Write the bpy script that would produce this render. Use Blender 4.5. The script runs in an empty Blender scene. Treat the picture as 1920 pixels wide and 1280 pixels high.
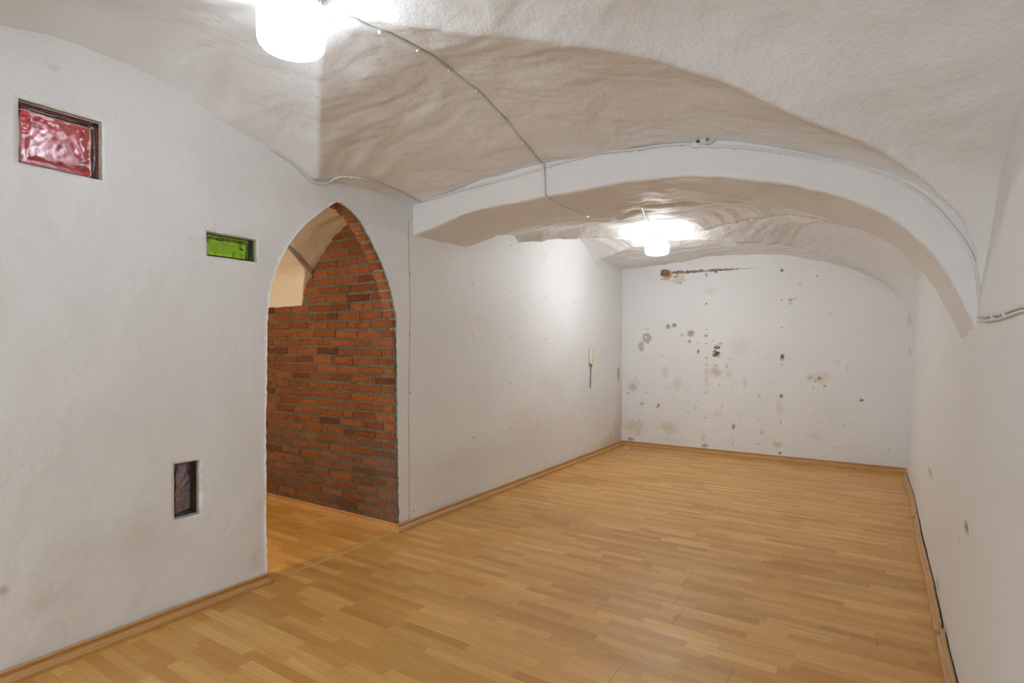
import bpy, bmesh, math, random
import numpy as np
from mathutils import Vector, Matrix
from mathutils.geometry import delaunay_2d_cdt

random.seed(7)
SC = bpy.context.scene
COL = SC.collection
H = 1.25                                    # camera height; plan is measured in units of H
YAW = math.radians(33.1)
SY, CY = math.sin(YAW), math.cos(YAW)
FPX, HORZ = 1050.0, 648.0

# ------------------------------------------------------------------ camera
cam_d = bpy.data.cameras.new('camera')
cam_d.sensor_width = 36.0
cam_d.lens = FPX / 1920.0 * 36.0
cam_d.shift_y = (HORZ - 640.0) / 1920.0
cam_d.clip_start = 0.02
cam = bpy.data.objects.new('camera', cam_d)
COL.objects.link(cam)
cam.location = (0, 0, H)
cam.rotation_euler = (math.pi / 2, 0, YAW)
SC.camera = cam

# ------------------------------------------------------------------ world, exposure, light levels
wd = bpy.data.worlds.new('world'); SC.world = wd
wd.use_nodes = True
wd.node_tree.nodes['Background'].inputs[0].default_value = (0.79, 0.90, 1.0, 1)
wd.node_tree.nodes['Background'].inputs[1].default_value = 10.5
vs = SC.view_settings
vs.view_transform = 'Standard'; vs.look = 'None'; vs.gamma = 1.0; vs.use_curve_mapping = False
vs.exposure = 0.15
cy_ = SC.cycles
cy_.max_bounces = 8; cy_.diffuse_bounces = 4; cy_.glossy_bounces = 2; cy_.transmission_bounces = 7
cy_.use_light_tree = False; cy_.adaptive_threshold = .14; cy_.adaptive_min_samples = 20
cy_.caustics_reflective = False; cy_.caustics_refractive = False
LAMP_E = {'near': 17.0, 'far': 71.0, 'side': 135.0}
LAMP_C = {'near': (.80, .905, 1.0), 'far': (.89, .95, 1.0), 'side': (1.0, .90, .70)}

# ------------------------------------------------------------------ helpers
def ray(px, py):
    r = (px - 960.0) / FPX; v = (HORZ - py) / FPX
    return np.array((CY * r - SY, SY * r + CY, v))
def W(X, Y, z):                              # plan units (z from eye level) -> metres
    return Vector((X * H, Y * H, (z + 1.0) * H))
def on_x(px, py, X):
    d = ray(px, py); s = X / d[0]; return (X, d[1] * s, d[2] * s)
def on_y(px, py, Y):
    d = ray(px, py); s = Y / d[1]; return (d[0] * s, Y, d[2] * s)
def on_z(px, py, z=-1.0):
    d = ray(px, py); s = z / d[2]; return (d[0] * s, d[1] * s, z)

def pchip(xs, ys):
    xs = np.array(xs, float); ys = np.array(ys, float)
    h = np.diff(xs); dl = np.diff(ys) / h
    m = np.zeros_like(ys)
    for i in range(1, len(xs) - 1):
        if dl[i-1] * dl[i] > 0:
            w1 = 2*h[i] + h[i-1]; w2 = h[i] + 2*h[i-1]
            m[i] = (w1 + w2) / (w1 / dl[i-1] + w2 / dl[i])
    m[0] = dl[0]; m[-1] = dl[-1]
    def f(x):
        x = np.asarray(x, float)
        i = np.clip(np.searchsorted(xs, x) - 1, 0, len(xs) - 2)
        t = np.clip((x - xs[i]) / h[i], 0, 1)
        t2, t3 = t*t, t*t*t
        return (2*t3-3*t2+1)*ys[i] + (t3-2*t2+t)*h[i]*m[i] + (-2*t3+3*t2)*ys[i+1] + (t3-t2)*h[i]*m[i+1]
    return f

def _hash(i, j, s):
    n = (i * 374761393 + j * 668265263 + s * 974711) & 0xffffffff
    n = ((n ^ (n >> 13)) * 1274126177) & 0xffffffff
    return ((n ^ (n >> 16)) & 0xffff) / 65535.0 * 2 - 1
def vnoise(x, y, s=0):
    x = np.asarray(x, float); y = np.asarray(y, float)
    i = np.floor(x).astype(np.int64); j = np.floor(y).astype(np.int64)
    u = x - i; v = y - j
    u = u*u*u*(u*(u*6-15)+10); v = v*v*v*(v*(v*6-15)+10)
    a = _hash(i, j, s); b = _hash(i+1, j, s); c = _hash(i, j+1, s); d = _hash(i+1, j+1, s)
    return (a*(1-u)+b*u)*(1-v) + (c*(1-u)+d*u)*v
def fbm(x, y, s=0, o=3):
    t = 0; a = 1.0; k = 1.0
    for q in range(o):
        t = t + a * vnoise(np.asarray(x)*k + 17.3*q, np.asarray(y)*k - 9.1*q, s+q); a *= .5; k *= 2.03
    return t

def tag(o, label=None, cat=None, group=None, kind=None):
    if label: o['label'] = label
    if cat: o['category'] = cat
    if group: o['group'] = group
    if kind: o['kind'] = kind
    return o
def empty(name, loc=(0, 0, 0)):
    o = bpy.data.objects.new(name, None); COL.objects.link(o); o.location = loc
    o.empty_display_size = .05
    return o
def mesh_obj(name, verts, faces, mats, parent=None, smooth=False, midx=None):
    me = bpy.data.meshes.new(name)
    if isinstance(faces, np.ndarray):
        v = np.asarray(verts, np.float32); k = faces.shape[1]
        me.vertices.add(len(v)); me.vertices.foreach_set('co', v.ravel())
        me.loops.add(faces.size); me.loops.foreach_set('vertex_index', faces.astype(np.int32).ravel())
        me.polygons.add(len(faces)); me.polygons.foreach_set('loop_start', np.arange(0, faces.size, k, dtype=np.int32))
    else:
        me.from_pydata([tuple(map(float, v)) for v in verts], [], [tuple(int(i) for i in f) for f in faces])
    for m in (mats if isinstance(mats, (list, tuple)) else [mats]): me.materials.append(m)
    if midx is not None: me.polygons.foreach_set('material_index', list(midx))
    if smooth: me.polygons.foreach_set('use_smooth', [True] * len(me.polygons))
    me.update()
    o = bpy.data.objects.new(name, me); COL.objects.link(o)
    if parent is not None:
        o.parent = parent
    return o
def bm_obj(name, bm, mat, parent=None, smooth=False):
    bmesh.ops.recalc_face_normals(bm, faces=bm.faces)
    me = bpy.data.meshes.new(name); bm.to_mesh(me); bm.free()
    for m in (mat if isinstance(mat, (list, tuple)) else [mat]): me.materials.append(m)
    if smooth: me.polygons.foreach_set('use_smooth', [True] * len(me.polygons))
    o = bpy.data.objects.new(name, me); COL.objects.link(o)
    if parent is not None: o.parent = parent
    return o
def box_bm(bm, lo, hi, bevel=0.0, seg=1):
    lo = Vector(lo); hi = Vector(hi); c = (lo + hi) / 2; d = hi - lo
    r = bmesh.ops.create_cube(bm, size=1.0, matrix=Matrix.Translation(c) @ Matrix.Diagonal((*d, 1)))
    if bevel:
        es = list({e for v in r['verts'] for e in v.link_edges})
        bmesh.ops.bevel(bm, geom=es, offset=bevel, segments=seg, profile=.5, affect='EDGES')
def tube(pts, rad, n=8, closed_ends=True):
    pts = [Vector(p) for p in pts]
    V = []; F = []
    up = Vector((.13, .21, .97))
    for i, p in enumerate(pts):
        a = pts[max(i-1, 0)]; b = pts[min(i+1, len(pts)-1)]
        t = (b - a).normalized()
        s = t.cross(up)
        if s.length < .05: s = t.cross(Vector((1, 0, 0)))
        s.normalize(); q = s.cross(t)
        for k in range(n):
            an = 2*math.pi*k/n
            V.append(p + rad*(math.cos(an)*s + math.sin(an)*q))
    for i in range(len(pts)-1):
        for k in range(n):
            F.append((i*n+k, i*n+(k+1) % n, (i+1)*n+(k+1) % n, (i+1)*n+k))
    F.append(tuple(range(n-1, -1, -1))); F.append(tuple(range((len(pts)-1)*n, len(pts)*n)))
    return V, F
def resample(pts, step):
    pts = [Vector(p) for p in pts]
    # Catmull-Rom through the points
    out = []
    for i in range(len(pts)-1):
        p0 = pts[max(i-1, 0)]; p1 = pts[i]; p2 = pts[i+1]; p3 = pts[min(i+2, len(pts)-1)]
        n = max(1, int((p2-p1).length / step))
        for k in range(n):
            t = k/n
            out.append(.5*((2*p1)+(p2-p0)*t+(2*p0-5*p1+4*p2-p3)*t*t+(3*p1-p0-3*p2+p3)*t*t*t))
    out.append(pts[-1])
    return out
def lathe(profile, n=48):
    V = []; F = []
    for (r, z) in profile:
        for k in range(n):
            a = 2*math.pi*k/n; V.append((r*math.cos(a), r*math.sin(a), z))
    for i in range(len(profile)-1):
        for k in range(n):
            F.append((i*n+k, i*n+(k+1) % n, (i+1)*n+(k+1) % n, (i+1)*n+k))
    F.append(tuple(range(n))[::-1]); F.append(tuple(range((len(profile)-1)*n, len(profile)*n)))
    return V, F

# ------------------------------------------------------------------ materials
def new_mat(name):
    m = bpy.data.materials.new(name); m.use_nodes = True
    nt = m.node_tree; b = nt.nodes['Principled BSDF']
    return m, nt, b
def N(nt, typ, **kw):
    n = nt.nodes.new(typ)
    for k, v in kw.items(): setattr(n, k, v)
    return n
def noise(nt, vec, scale, detail=4, rough=.55, dist=0.0):
    n = N(nt, 'ShaderNodeTexNoise'); n.inputs['Scale'].default_value = scale
    n.inputs['Detail'].default_value = detail; n.inputs['Roughness'].default_value = rough
    n.inputs['Distortion'].default_value = dist
    nt.links.new(vec, n.inputs['Vector']); return n
def maprange(nt, sock, a, b, c, d):
    n = N(nt, 'ShaderNodeMapRange'); nt.links.new(sock, n.inputs[0])
    for i, v in enumerate((a, b, c, d)): n.inputs[i+1].default_value = v
    return n.outputs[0]
def mixc(nt, fac, a, b, mode='MIX'):
    n = N(nt, 'ShaderNodeMix', data_type='RGBA', blend_type=mode)
    if isinstance(fac, (int, float)): n.inputs[0].default_value = fac
    else: nt.links.new(fac, n.inputs[0])
    for s, i in ((a, 6), (b, 7)):
        if isinstance(s, tuple): n.inputs[i].default_value = (*s, 1) if len(s) == 3 else s
        else: nt.links.new(s, n.inputs[i])
    return n.outputs[2]
def scaled(nt, vec, s):
    n = N(nt, 'ShaderNodeVectorMath', operation='MULTIPLY'); nt.links.new(vec, n.inputs[0])
    n.inputs[1].default_value = s; return n.outputs[0]
def addv(nt, a, b, op='ADD'):
    n = N(nt, 'ShaderNodeMath', operation=op)
    for i, s in enumerate((a, b)):
        if isinstance(s, (int, float)): n.inputs[i].default_value = s
        else: nt.links.new(s, n.inputs[i])
    return n.outputs[0]

def plaster(name, col=(.80, .775, .75), lump=.012, fine=.003, rough=.55, attr=False, streak=None, dirt=.25, spec=.35):
    m, nt, b = new_mat(name)
    pos = N(nt, 'ShaderNodeNewGeometry').outputs['Position']
    base = col
    if attr:
        a = N(nt, 'ShaderNodeVertexColor'); a.layer_name = 'Col'; base = a.outputs[0]
    n1 = noise(nt, pos, 2.3, 3, .6)
    f = maprange(nt, n1.outputs[0], .45, .8, 0, dirt)
    c = mixc(nt, f, base, (.90, .86, .81), 'MULTIPLY')
    nt.links.new(c, b.inputs['Base Color'])
    b.inputs['Roughness'].default_value = rough
    b.inputs['Specular IOR Level'].default_value = spec
    h = noise(nt, pos if streak is None else scaled(nt, pos, streak), 13, 4, .62)
    b1 = N(nt, 'ShaderNodeBump'); b1.inputs['Distance'].default_value = lump; b1.inputs['Strength'].default_value = 1
    nt.links.new(h.outputs[0], b1.inputs['Height'])
    nt.links.new(b1.outputs[0], b.inputs['Normal'])
    return m

M = {}
WHITE = np.array((.86, .848, .832))
M['wall'] = plaster('painted_wall_plaster', lump=.006, rough=.5, attr=True, dirt=.22)
M['wall_far'] = plaster('stained_wall_plaster', lump=.004, rough=.55, attr=True, dirt=.2)
M['vault'] = plaster('limewashed_vault_plaster', (.87, .856, .842), lump=.011, rough=.6, streak=(1.0, .6, 1.2), dirt=.35)
M['arch'] = plaster('arch_plaster', (.86, .844, .826), lump=.009, rough=.55, dirt=.25)
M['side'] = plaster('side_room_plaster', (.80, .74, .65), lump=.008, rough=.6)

def simple(name, col, rough=.5, metal=0.0, bump=0.0, bscale=60, var=0.0):
    m, nt, b = new_mat(name)
    b.inputs['Roughness'].default_value = rough; b.inputs['Metallic'].default_value = metal
    pos = N(nt, 'ShaderNodeTexCoord').outputs['Object']
    n = noise(nt, pos, bscale, 4, .6)
    f = maprange(nt, n.outputs[0], .3, .7, 0, 1)
    nt.links.new(mixc(nt, f, tuple(c*(1-var) for c in col), tuple(min(1, c*(1+var)) for c in col)), b.inputs['Base Color'])
    if bump:
        bp = N(nt, 'ShaderNodeBump'); bp.inputs['Distance'].default_value = bump
        nt.links.new(n.outputs[0], bp.inputs['Height']); nt.links.new(bp.outputs[0], b.inputs['Normal'])
    return m
M['cable'] = simple('painted_cable', (.80, .765, .73), .45, bump=.001, bscale=90, var=.05)
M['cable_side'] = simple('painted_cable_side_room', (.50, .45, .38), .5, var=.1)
M['cable_grey'] = simple('bare_grey_cable', (.16, .15, .14), .5, var=.1)
M['clip'] = simple('cable_clip_plastic', (.84, .81, .78), .4, var=.05)
M['metal'] = simple('lamp_mount_enamel', (.82, .82, .80), .35, var=.03)
M['socket'] = simple('cream_plastic', (.80, .74, .58), .35, var=.04)
M['socket_dark'] = simple('socket_recess_plastic', (.34, .29, .20), .4, var=.1)
M['hole'] = simple('rusty_screw', (.10, .065, .045), .7, var=.3)
M['chip'] = simple('plaster_flake', (.78, .74, .68), .8, var=.1)
M['chip_dark'] = simple('grey_flake', (.22, .21, .22), .8, var=.1)
M['mortar_pale'] = simple('pale_mortar', (.54, .48, .40), .9, bump=.004, bscale=70, var=.25)
M['brass'] = simple('threshold_metal', (.60, .40, .17), .45, 0.0, var=.1)
M['stone'] = simple('unseen_bounce_floor', (.62, .61, .59), .7, bump=.001, bscale=8, var=.08)
M['mortar_rim'] = simple('arch_mortar', (.27, .23, .18), .95, bump=.004, bscale=60, var=.3)
M['slab'] = simple('subfloor', (.12, .08, .05), .9, var=.2)
M['rubble'] = simple('exposed_rubble', (.17, .12, .09), .95, bump=.01, bscale=45, var=.5)

def mortar_mat():
    m, nt, b = new_mat('grey_mortar')
    pos = N(nt, 'ShaderNodeNewGeometry').outputs['Position']
    n = noise(nt, pos, 45, 5, .7); n2 = noise(nt, pos, 5, 4, .6)
    c = mixc(nt, maprange(nt, n.outputs[0], .3, .75, 0, 1), (.11, .09, .066), (.23, .195, .15))
    c = mixc(nt, maprange(nt, n2.outputs[0], .45, .7, 0, .7), c, (.08, .062, .042))
    nt.links.new(c, b.inputs['Base Color']); b.inputs['Roughness'].default_value = .95
    bp = N(nt, 'ShaderNodeBump'); bp.inputs['Distance'].default_value = .006
    nt.links.new(n.outputs[0], bp.inputs['Height']); nt.links.new(bp.outputs[0], b.inputs['Normal'])
    return m
M['mortar'] = mortar_mat()
def brick_mat():
    m, nt, b = new_mat('red_brick')
    oi = N(nt, 'ShaderNodeObjectInfo')
    pos = N(nt, 'ShaderNodeNewGeometry').outputs['Position']
    n = noise(nt, pos, 38, 5, .7); n2 = noise(nt, pos, 130, 3, .7); n3 = noise(nt, pos, 12, 3, .6)
    c = mixc(nt, maprange(nt, n.outputs[0], .35, .75, 0, .6), oi.outputs['Color'], (.15, .045, .018))
    c = mixc(nt, maprange(nt, n2.outputs[0], .6, .78, 0, .45), c, (.36, .19, .10))
    c = mixc(nt, maprange(nt, n3.outputs[0], .58, .75, 0, .5), c, (.09, .03, .015))
    nt.links.new(c, b.inputs['Base Color']); b.inputs['Roughness'].default_value = .85
    b.inputs['Specular IOR Level'].default_value = .25
    b1 = N(nt, 'ShaderNodeBump'); b1.inputs['Distance'].default_value = .018
    nt.links.new(n.outputs[0], b1.inputs['Height'])
    b2 = N(nt, 'ShaderNodeBump'); b2.inputs['Distance'].default_value = .002
    nt.links.new(n2.outputs[0], b2.inputs['Height']); nt.links.new(b1.outputs[0], b2.inputs['Normal'])
    nt.links.new(b2.outputs[0], b.inputs['Normal'])
    return m
M['brick'] = brick_mat()

STRIP = .052
def laminate_mat():
    # printed three-strip laminate: strips with their own tone, fine grain along the board (X)
    m, nt, b = new_mat('beech_strip_laminate')
    L = nt.links
    oi = N(nt, 'ShaderNodeObjectInfo')
    pos = N(nt, 'ShaderNodeNewGeometry').outputs['Position']
    sep = N(nt, 'ShaderNodeSeparateXYZ'); L.new(pos, sep.inputs[0])
    row = addv(nt, addv(nt, sep.outputs[1], STRIP, 'DIVIDE'), 0.0)
    rowi = N(nt, 'ShaderNodeMath', operation='FLOOR'); L.new(row, rowi.inputs[0])
    wn = N(nt, 'ShaderNodeTexWhiteNoise', noise_dimensions='1D'); L.new(rowi.outputs[0], wn.inputs['W'])
    ln = addv(nt, addv(nt, wn.outputs[0], .20, 'MULTIPLY'), .24)            # block length of this strip
    xx = addv(nt, addv(nt, sep.outputs[0], ln, 'DIVIDE'), addv(nt, wn.outputs[0], 37.0, 'MULTIPLY'))
    xi = N(nt, 'ShaderNodeMath', operation='FLOOR'); L.new(xx, xi.inputs[0])
    cv = N(nt, 'ShaderNodeCombineXYZ'); L.new(rowi.outputs[0], cv.inputs[0]); L.new(xi.outputs[0], cv.inputs[1])
    wn2 = N(nt, 'ShaderNodeTexWhiteNoise', noise_dimensions='2D'); L.new(cv.outputs[0], wn2.inputs['Vector'])
    ramp = N(nt, 'ShaderNodeValToRGB'); L.new(wn2.outputs[0], ramp.inputs[0])
    e = ramp.color_ramp.elements
    e[0].position = 0; e[0].color = (.60, .290, .074, 1)
    e[1].position = 1; e[1].color = (.84, .50, .165, 1)
    k = ramp.color_ramp.elements.new(.35); k.color = (.68, .37, .102, 1)
    k = ramp.color_ramp.elements.new(.75); k.color = (.75, .425, .125, 1)
    off = N(nt, 'ShaderNodeVectorMath', operation='ADD'); L.new(pos, off.inputs[0])
    cs = N(nt, 'ShaderNodeVectorMath', operation='SCALE'); L.new(wn2.outputs['Color'], cs.inputs[0]); cs.inputs['Scale'].default_value = 7
    L.new(cs.outputs[0], off.inputs[1])
    gr = noise(nt, scaled(nt, off.outputs[0], (3.5, 95, 1)), 1.0, 4, .65, .5)
    gr2 = noise(nt, scaled(nt, off.outputs[0], (1.6, 26, 1)), 1.0, 3, .6, 1.2)
    c = mixc(nt, maprange(nt, gr.outputs[0], .40, .72, 0, .45), ramp.outputs[0], (.50, .235, .065))
    c = mixc(nt, maprange(nt, gr2.outputs[0], .45, .8, 0, .45), c, (.52, .25, .07))
    tone = maprange(nt, oi.outputs['Random'], 0, 1, .94, 1.06)
    tv = N(nt, 'ShaderNodeVectorMath', operation='SCALE'); L.new(c, tv.inputs[0]); L.new(tone, tv.inputs['Scale'])
    L.new(tv.outputs[0], b.inputs['Base Color'])
    # worn, scratched lacquer
    sc = noise(nt, pos, 3.0, 5, .65); sc2 = noise(nt, scaled(nt, pos, (30, 160, 1)), 1, 3, .7)
    r = addv(nt, maprange(nt, sc.outputs[0], .35, .7, .36, .50), maprange(nt, sc2.outputs[0], .4, .7, -.05, .08))
    L.new(r, b.inputs['Roughness'])
    b.inputs['Specular IOR Level'].default_value = .42
    bp = N(nt, 'ShaderNodeBump'); bp.inputs['Distance'].default_value = .0006; bp.inputs['Strength'].default_value = .5
    L.new(sc2.outputs[0], bp.inputs['Height']); L.new(bp.outputs[0], b.inputs['Normal'])
    return m
M['laminate'] = laminate_mat()
def skirting_mat():
    m, nt, b = new_mat('beech_skirting')
    pos = N(nt, 'ShaderNodeNewGeometry').outputs['Position']
    n = noise(nt, scaled(nt, pos, (5, 5, 160)), 1.0, 4, .6, .4); n2 = noise(nt, pos, 3, 3)
    c = mixc(nt, maprange(nt, n.outputs[0], .35, .7, 0, 1), (.64, .37, .14), (.48, .25, .085))
    c = mixc(nt, maprange(nt, n2.outputs[0], .4, .7, 0, .5), c, (.55, .29, .10))
    nt.links.new(c, b.inputs['Base Color']); b.inputs['Roughness'].default_value = .38
    return m
M['skirting'] = skirting_mat()

def glass(name, col, rough=.03, wave=.006, wscale=22, ior=1.48):
    m, nt, b = new_mat(name)
    b.inputs['Base Color'].default_value = (*col, 1); b.inputs['Transmission Weight'].default_value = 1
    b.inputs['Roughness'].default_value = rough; b.inputs['IOR'].default_value = ior
    pos = N(nt, 'ShaderNodeNewGeometry').outputs['Position']
    n = noise(nt, pos, wscale, 2, .5, 1.5)
    bp = N(nt, 'ShaderNodeBump'); bp.inputs['Distance'].default_value = wave
    nt.links.new(n.outputs[0], bp.inputs['Height']); nt.links.new(bp.outputs[0], b.inputs['Normal'])
    return m
M['glass_clear'] = glass('clear_glass', (.86, .87, .87), .10, .003, 6, 1.3)
M['glass_red'] = glass('red_glass', (.44, .06, .11), .08, .02, 7)
M['glass_green'] = glass('green_glass', (.42, .88, .12), .10, .012, 13)
M['glass_green_clear'] = glass('pale_green_glass', (.76, .96, .50), .05, .003, 12, 1.4)
M['glass_blue'] = glass('blue_glass', (.34, .42, .95), .15, .01, 12)
def emit(name, col, s):
    m, nt, b = new_mat(name)
    b.inputs['Base Color'].default_value = (.9, .9, .9, 1); b.inputs['Roughness'].default_value = .3
    # opal glass, faintly ribbed
    b.inputs['Emission Color'].default_value = (*col, 1); b.inputs['Emission Strength'].default_value = s
    return m

# ------------------------------------------------------------------ plan of the cellar (units of H)
XL = -2.16            # partition, room face
TW = .085             # partition thickness
YD = 2.19             # brick wall / right jamb of the doorway
YB0, YB1 = 2.31, 2.80 # transverse arch
YF = 5.36             # far wall
YBACK = -2.6
XN = -4.1             # far side of the side room
def xr(Y, z):         # right wall, leaning slightly outwards
    Y = np.asarray(Y, float); z = np.asarray(z, float)
    lean = .0735 + (.035 - .0735) * np.clip((Y - 2.8) / (YF - 2.8), 0, 1)
    return .195 + lean * (z + 1) + .006 * vnoise(Y*1.7, z*1.9, 5)

f_mid = pchip([-3.3, -3.05, -2.957, -2.9, -2.83, -2.72, -2.61, -2.4, -2.15, -1.9, -1.6, -1.33, -1.145, -.85, -.65, -.466, -.2, .063, .18, .235, .276, .31, .6],
              [-1.2, -.4, .20, .36, .46, .56, .65, .72, .758, .83, .90, .945, .935, .905, .884, .837, .705, .548, .43, .33, .14, -.3, -1.4])
f_beam = pchip([-3.3, -3.05, -2.957, -2.9, -2.83, -2.72, -2.61, -2.4, -2.15, -2.07, -1.7, -1.294, -.85, -.625, -.238, .084, .18, .225, .262, .276, .31, .6],
               [-1.2, -.4, .20, .36, .46, .56, .65, .72, .773, .789, .84, .863, .850, .83, .714, .554, .455, .393, .27, .12, -.3, -1.4])
gL = pchip([-.8, -.3, .0, .3, .556, .708, .882, 1.057, 1.26, 1.41, 1.546, 1.666, 1.80, 1.93, 2.04, 2.11, 2.148, 2.165],
           [.2, .60, .74, .86, .94, .972, .97, .94, .883, .847, .803, .742, .64, .555, .49, .44, .34, .24])
gR = pchip([-.45, -.3, -.1, .15, .45, .75, 1.0, 1.19, 1.42, 1.724, 1.93, 2.14, 2.20, 2.25, 2.31],
           [-.3, .35, .6, .77, .90, .965, .965, .945, .904, .837, .705, .548, .46, .35, .12])
def smax(a, b, k=.012):
    h = np.clip(.5 + .5*(a-b)/k, 0, 1)
    return b*(1-h) + a*h + k*h*(1-h)
C1X, C1Y = -1.33, 1.04
zR1 = pchip([1.04, 1.5, 1.75, 1.91, 2.06, 2.18, 2.25, 2.31, 2.6], [.97, .90, .785, .675, .585, .50, .35, .12, -.6])
def dome(t): t = np.clip(t, 0, 1); return 4*t*(1-t)
def f1(X, Yp):
    t = np.clip((YB0 - Yp) / .75, 0, 1); t = t*t*(3-2*t)
    return f_beam(X)*(1-t) + f_mid(X)*t
def vault1(X, Y):
    X, Y = np.broadcast_arrays(np.asarray(X, float), np.asarray(Y, float))
    Yp = np.minimum(C1Y + np.abs(Y - C1Y), YB0)
    f = f1(X, Yp)
    yg = C1Y + np.where(X > C1X, (X - C1X)/1.268, (C1X - X)/1.30)
    f = f + .028*dome((Yp - yg)/np.maximum(YB0 - yg, .05)) * (X > -2.3)
    # cell towards the right wall
    xg = C1X + (Yp - C1Y)*1.268
    t = np.clip((X - xg)/np.maximum(.31 - xg, .03), 0, 1)
    zr = f1(xg, Yp)*(1-t) + zR1(Yp)*t + .060*t*(1-t)**2*6.75*np.clip((.31 - xg)/.9, 0, 1)
    # cell towards the partition
    Yl = np.where(Y < C1Y, C1Y + (C1Y - Y)*.5, Yp)
    xl = C1X - (Yl - C1Y)*1.30
    tl = np.clip((xl - X)/np.maximum(xl + 2.15, .02), 0, 1)
    zl = f1(xl, Yl)*(1-tl) + gL(Y)*tl + .045*dome(tl)*np.clip((xl + 2.15)/.6, 0, 1)
    z = np.where(X > xg, zr, f)
    z = np.where((X < xl) & (X >= -2.15), zl, z)
    z = np.where(X < -2.15, smax(f, gL(Y)), z)
    return np.where(Y < 2*C1Y - YB0, f_mid(X), z)
f2 = pchip([-2.6, -2.15, -1.9, -1.62, -1.345, -1.05, -.7, -.4, -.09, .1, .18, .23, .27, .30, .6],
           [.66, .735, .76, .775, .785, .767, .742, .687, .55, .41, .315, .22, .08, -.2, -1.2])
f2far = pchip([-2.6, -2.15, -1.86, -1.32, -.743, -.312, .018, .185, .22, .25, .6],
              [.72, .785, .79, .825, .788, .675, .513, .316, .2, .0, -1.2])
g2L = pchip([2.7, 3.0, 3.2, 3.405, 3.6, 3.85, 4.1, 4.35, 4.5, 4.73, 4.95, 5.2, 5.5],
            [.1, .45, .62, .732, .83, .92, .945, .918, .85, .724, .60, .42, .1])
C2X, C2Y = -1.345, 4.07
zR2 = pchip([4.07, 4.45, 4.7, 4.9, 5.08, 5.2, 5.32, 5.6], [.86, .79, .69, .585, .44, .30, .10, -.6])
def f2b(X, Y):
    t = np.clip((Y - 4.2) / .9, 0, 1); t = t*t*(3-2*t)
    return f2(X)*(1-t) + f2far(X)*t
def vault2(X, Y):
    X, Y = np.broadcast_arrays(np.asarray(X, float), np.asarray(Y, float))
    Yp = C2Y + np.abs(Y - C2Y)
    yg = np.where(X > C2X, (X - C2X)/1.29, (C2X - X)/1.21)
    tf = np.clip((Yp - C2Y - yg)/np.maximum(1.27 - yg, .05), 0, 1)
    f = f2b(X, Y) + .060*tf*(1-tf)**5*14.93*np.clip((1.27-yg)/.8, 0, 1)
    xg = C2X + (Yp - C2Y)*1.29
    t = np.clip((X - xg)/np.maximum(.27 - xg, .03), 0, 1)
    zr = f2b(xg, Y)*(1-t) + zR2(Yp)*t + .12*t*(1-t)**2*6.75*np.clip((.27 - xg)/.9, 0, 1)
    xl = C2X - (Yp - C2Y)*1.21
    tl = np.clip((xl - X)/np.maximum(xl + 2.15, .02), 0, 1)
    zl = f2b(xl, Y)*(1-tl) + np.maximum(g2L(Y), f2b(xl, Y)*(1-tl)+g2L(Y)*tl)*tl + .04*dome(tl)*np.clip((xl + 2.15)/.6, 0, 1)
    z = np.where(X > xg, zr, f)
    return np.where(X < xl, zl, z)
def lumps(X, Y, s, a=1.0):
    # hand-trowelled limewash: broad lumps plus ridges
    x = X*H; y = Y*H
    wx = x + .12*vnoise(x*2.1, y*2.1, s+50); wy = y + .12*vnoise(x*2.1, y*2.1, s+60)
    n = .7*vnoise(wx*2.4, wy*2.0, s) + .40*fbm(wx*4.2, wy*6.5, s+3, 3)
    r = 1 - np.abs(fbm(wx*2.6+wy*.9, wy*6.0-wx*1.1, s+21, 2)); n = n + .24*np.clip(r, 0, 1)**6
    return a * .0125 * n
def Z1(X, Y): return vault1(X, Y) + lumps(np.asarray(X, float), np.asarray(Y, float), 11)
def Z2(X, Y): return vault2(X, Y) + lumps(np.asarray(X, float), np.asarray(Y, float), 31, 1.45)

def grid_axis(a, b, step, dense=()):
    out = [a]
    while out[-1] < b - 1e-6:
        x = out[-1]; st = step
        for (lo, hi, s) in dense:
            if lo <= x < hi: st = min(st, s)
        out.append(min(b, x + st))
    return np.array(out)
def grid_faces(nx, ny, flip=False):
    i, j = np.meshgrid(np.arange(nx-1), np.arange(ny-1))
    a = (j*nx+i).ravel()
    q = np.stack([a, a+1, a+nx+1, a+nx], 1)
    return q[:, ::-1].copy() if flip else q
def shell(o, t):
    m = o.modifiers.new('thickness', 'SOLIDIFY'); m.thickness = t; m.offset = -1
    return o
def height_sheet(name, xs, ys, fz, mat, thick=.06):
    X, Y = np.meshgrid(xs, ys)
    Z = np.maximum(fz(X, Y), -.6)
    V = np.stack([X*H, Y*H, (Z+1)*H], -1).reshape(-1, 3)
    o = mesh_obj(name, V, grid_faces(len(xs), len(ys), True), mat, smooth=True)   # normals face down
    return shell(o, thick)

# ---- vaults (the setting)
st = .015/H
ceil1 = height_sheet('ceiling', grid_axis(XL - TW*.5, .36, st, ((.12, .34, .004),)), grid_axis(YBACK-.03, YB0+.02, st, ((2.1, 2.33, .007),)), Z1, M['vault'])
tag(ceil1, 'white lumpy limewashed cross vault over the near part of the cellar', kind='structure')
ceil2 = height_sheet('ceiling', grid_axis(XL - TW*.5, .34, st, ((.1, .34, .005),)), grid_axis(YB1-.02, YF+.02, st), Z2, M['vault'])
tag(ceil2, 'lower limewashed cross vault behind the transverse arch', kind='structure')
ceil3 = height_sheet('ceiling', grid_axis(XN-.03, XL - TW*.5, .02, ((-3.0, -2.8, .003),)), grid_axis(-.62, YD+.05, .02, ((2.0, 2.26, .004),)), Z1, M['side'])
tag(ceil3, 'cream vault of the side room seen through the pointed doorway', kind='structure')

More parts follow.
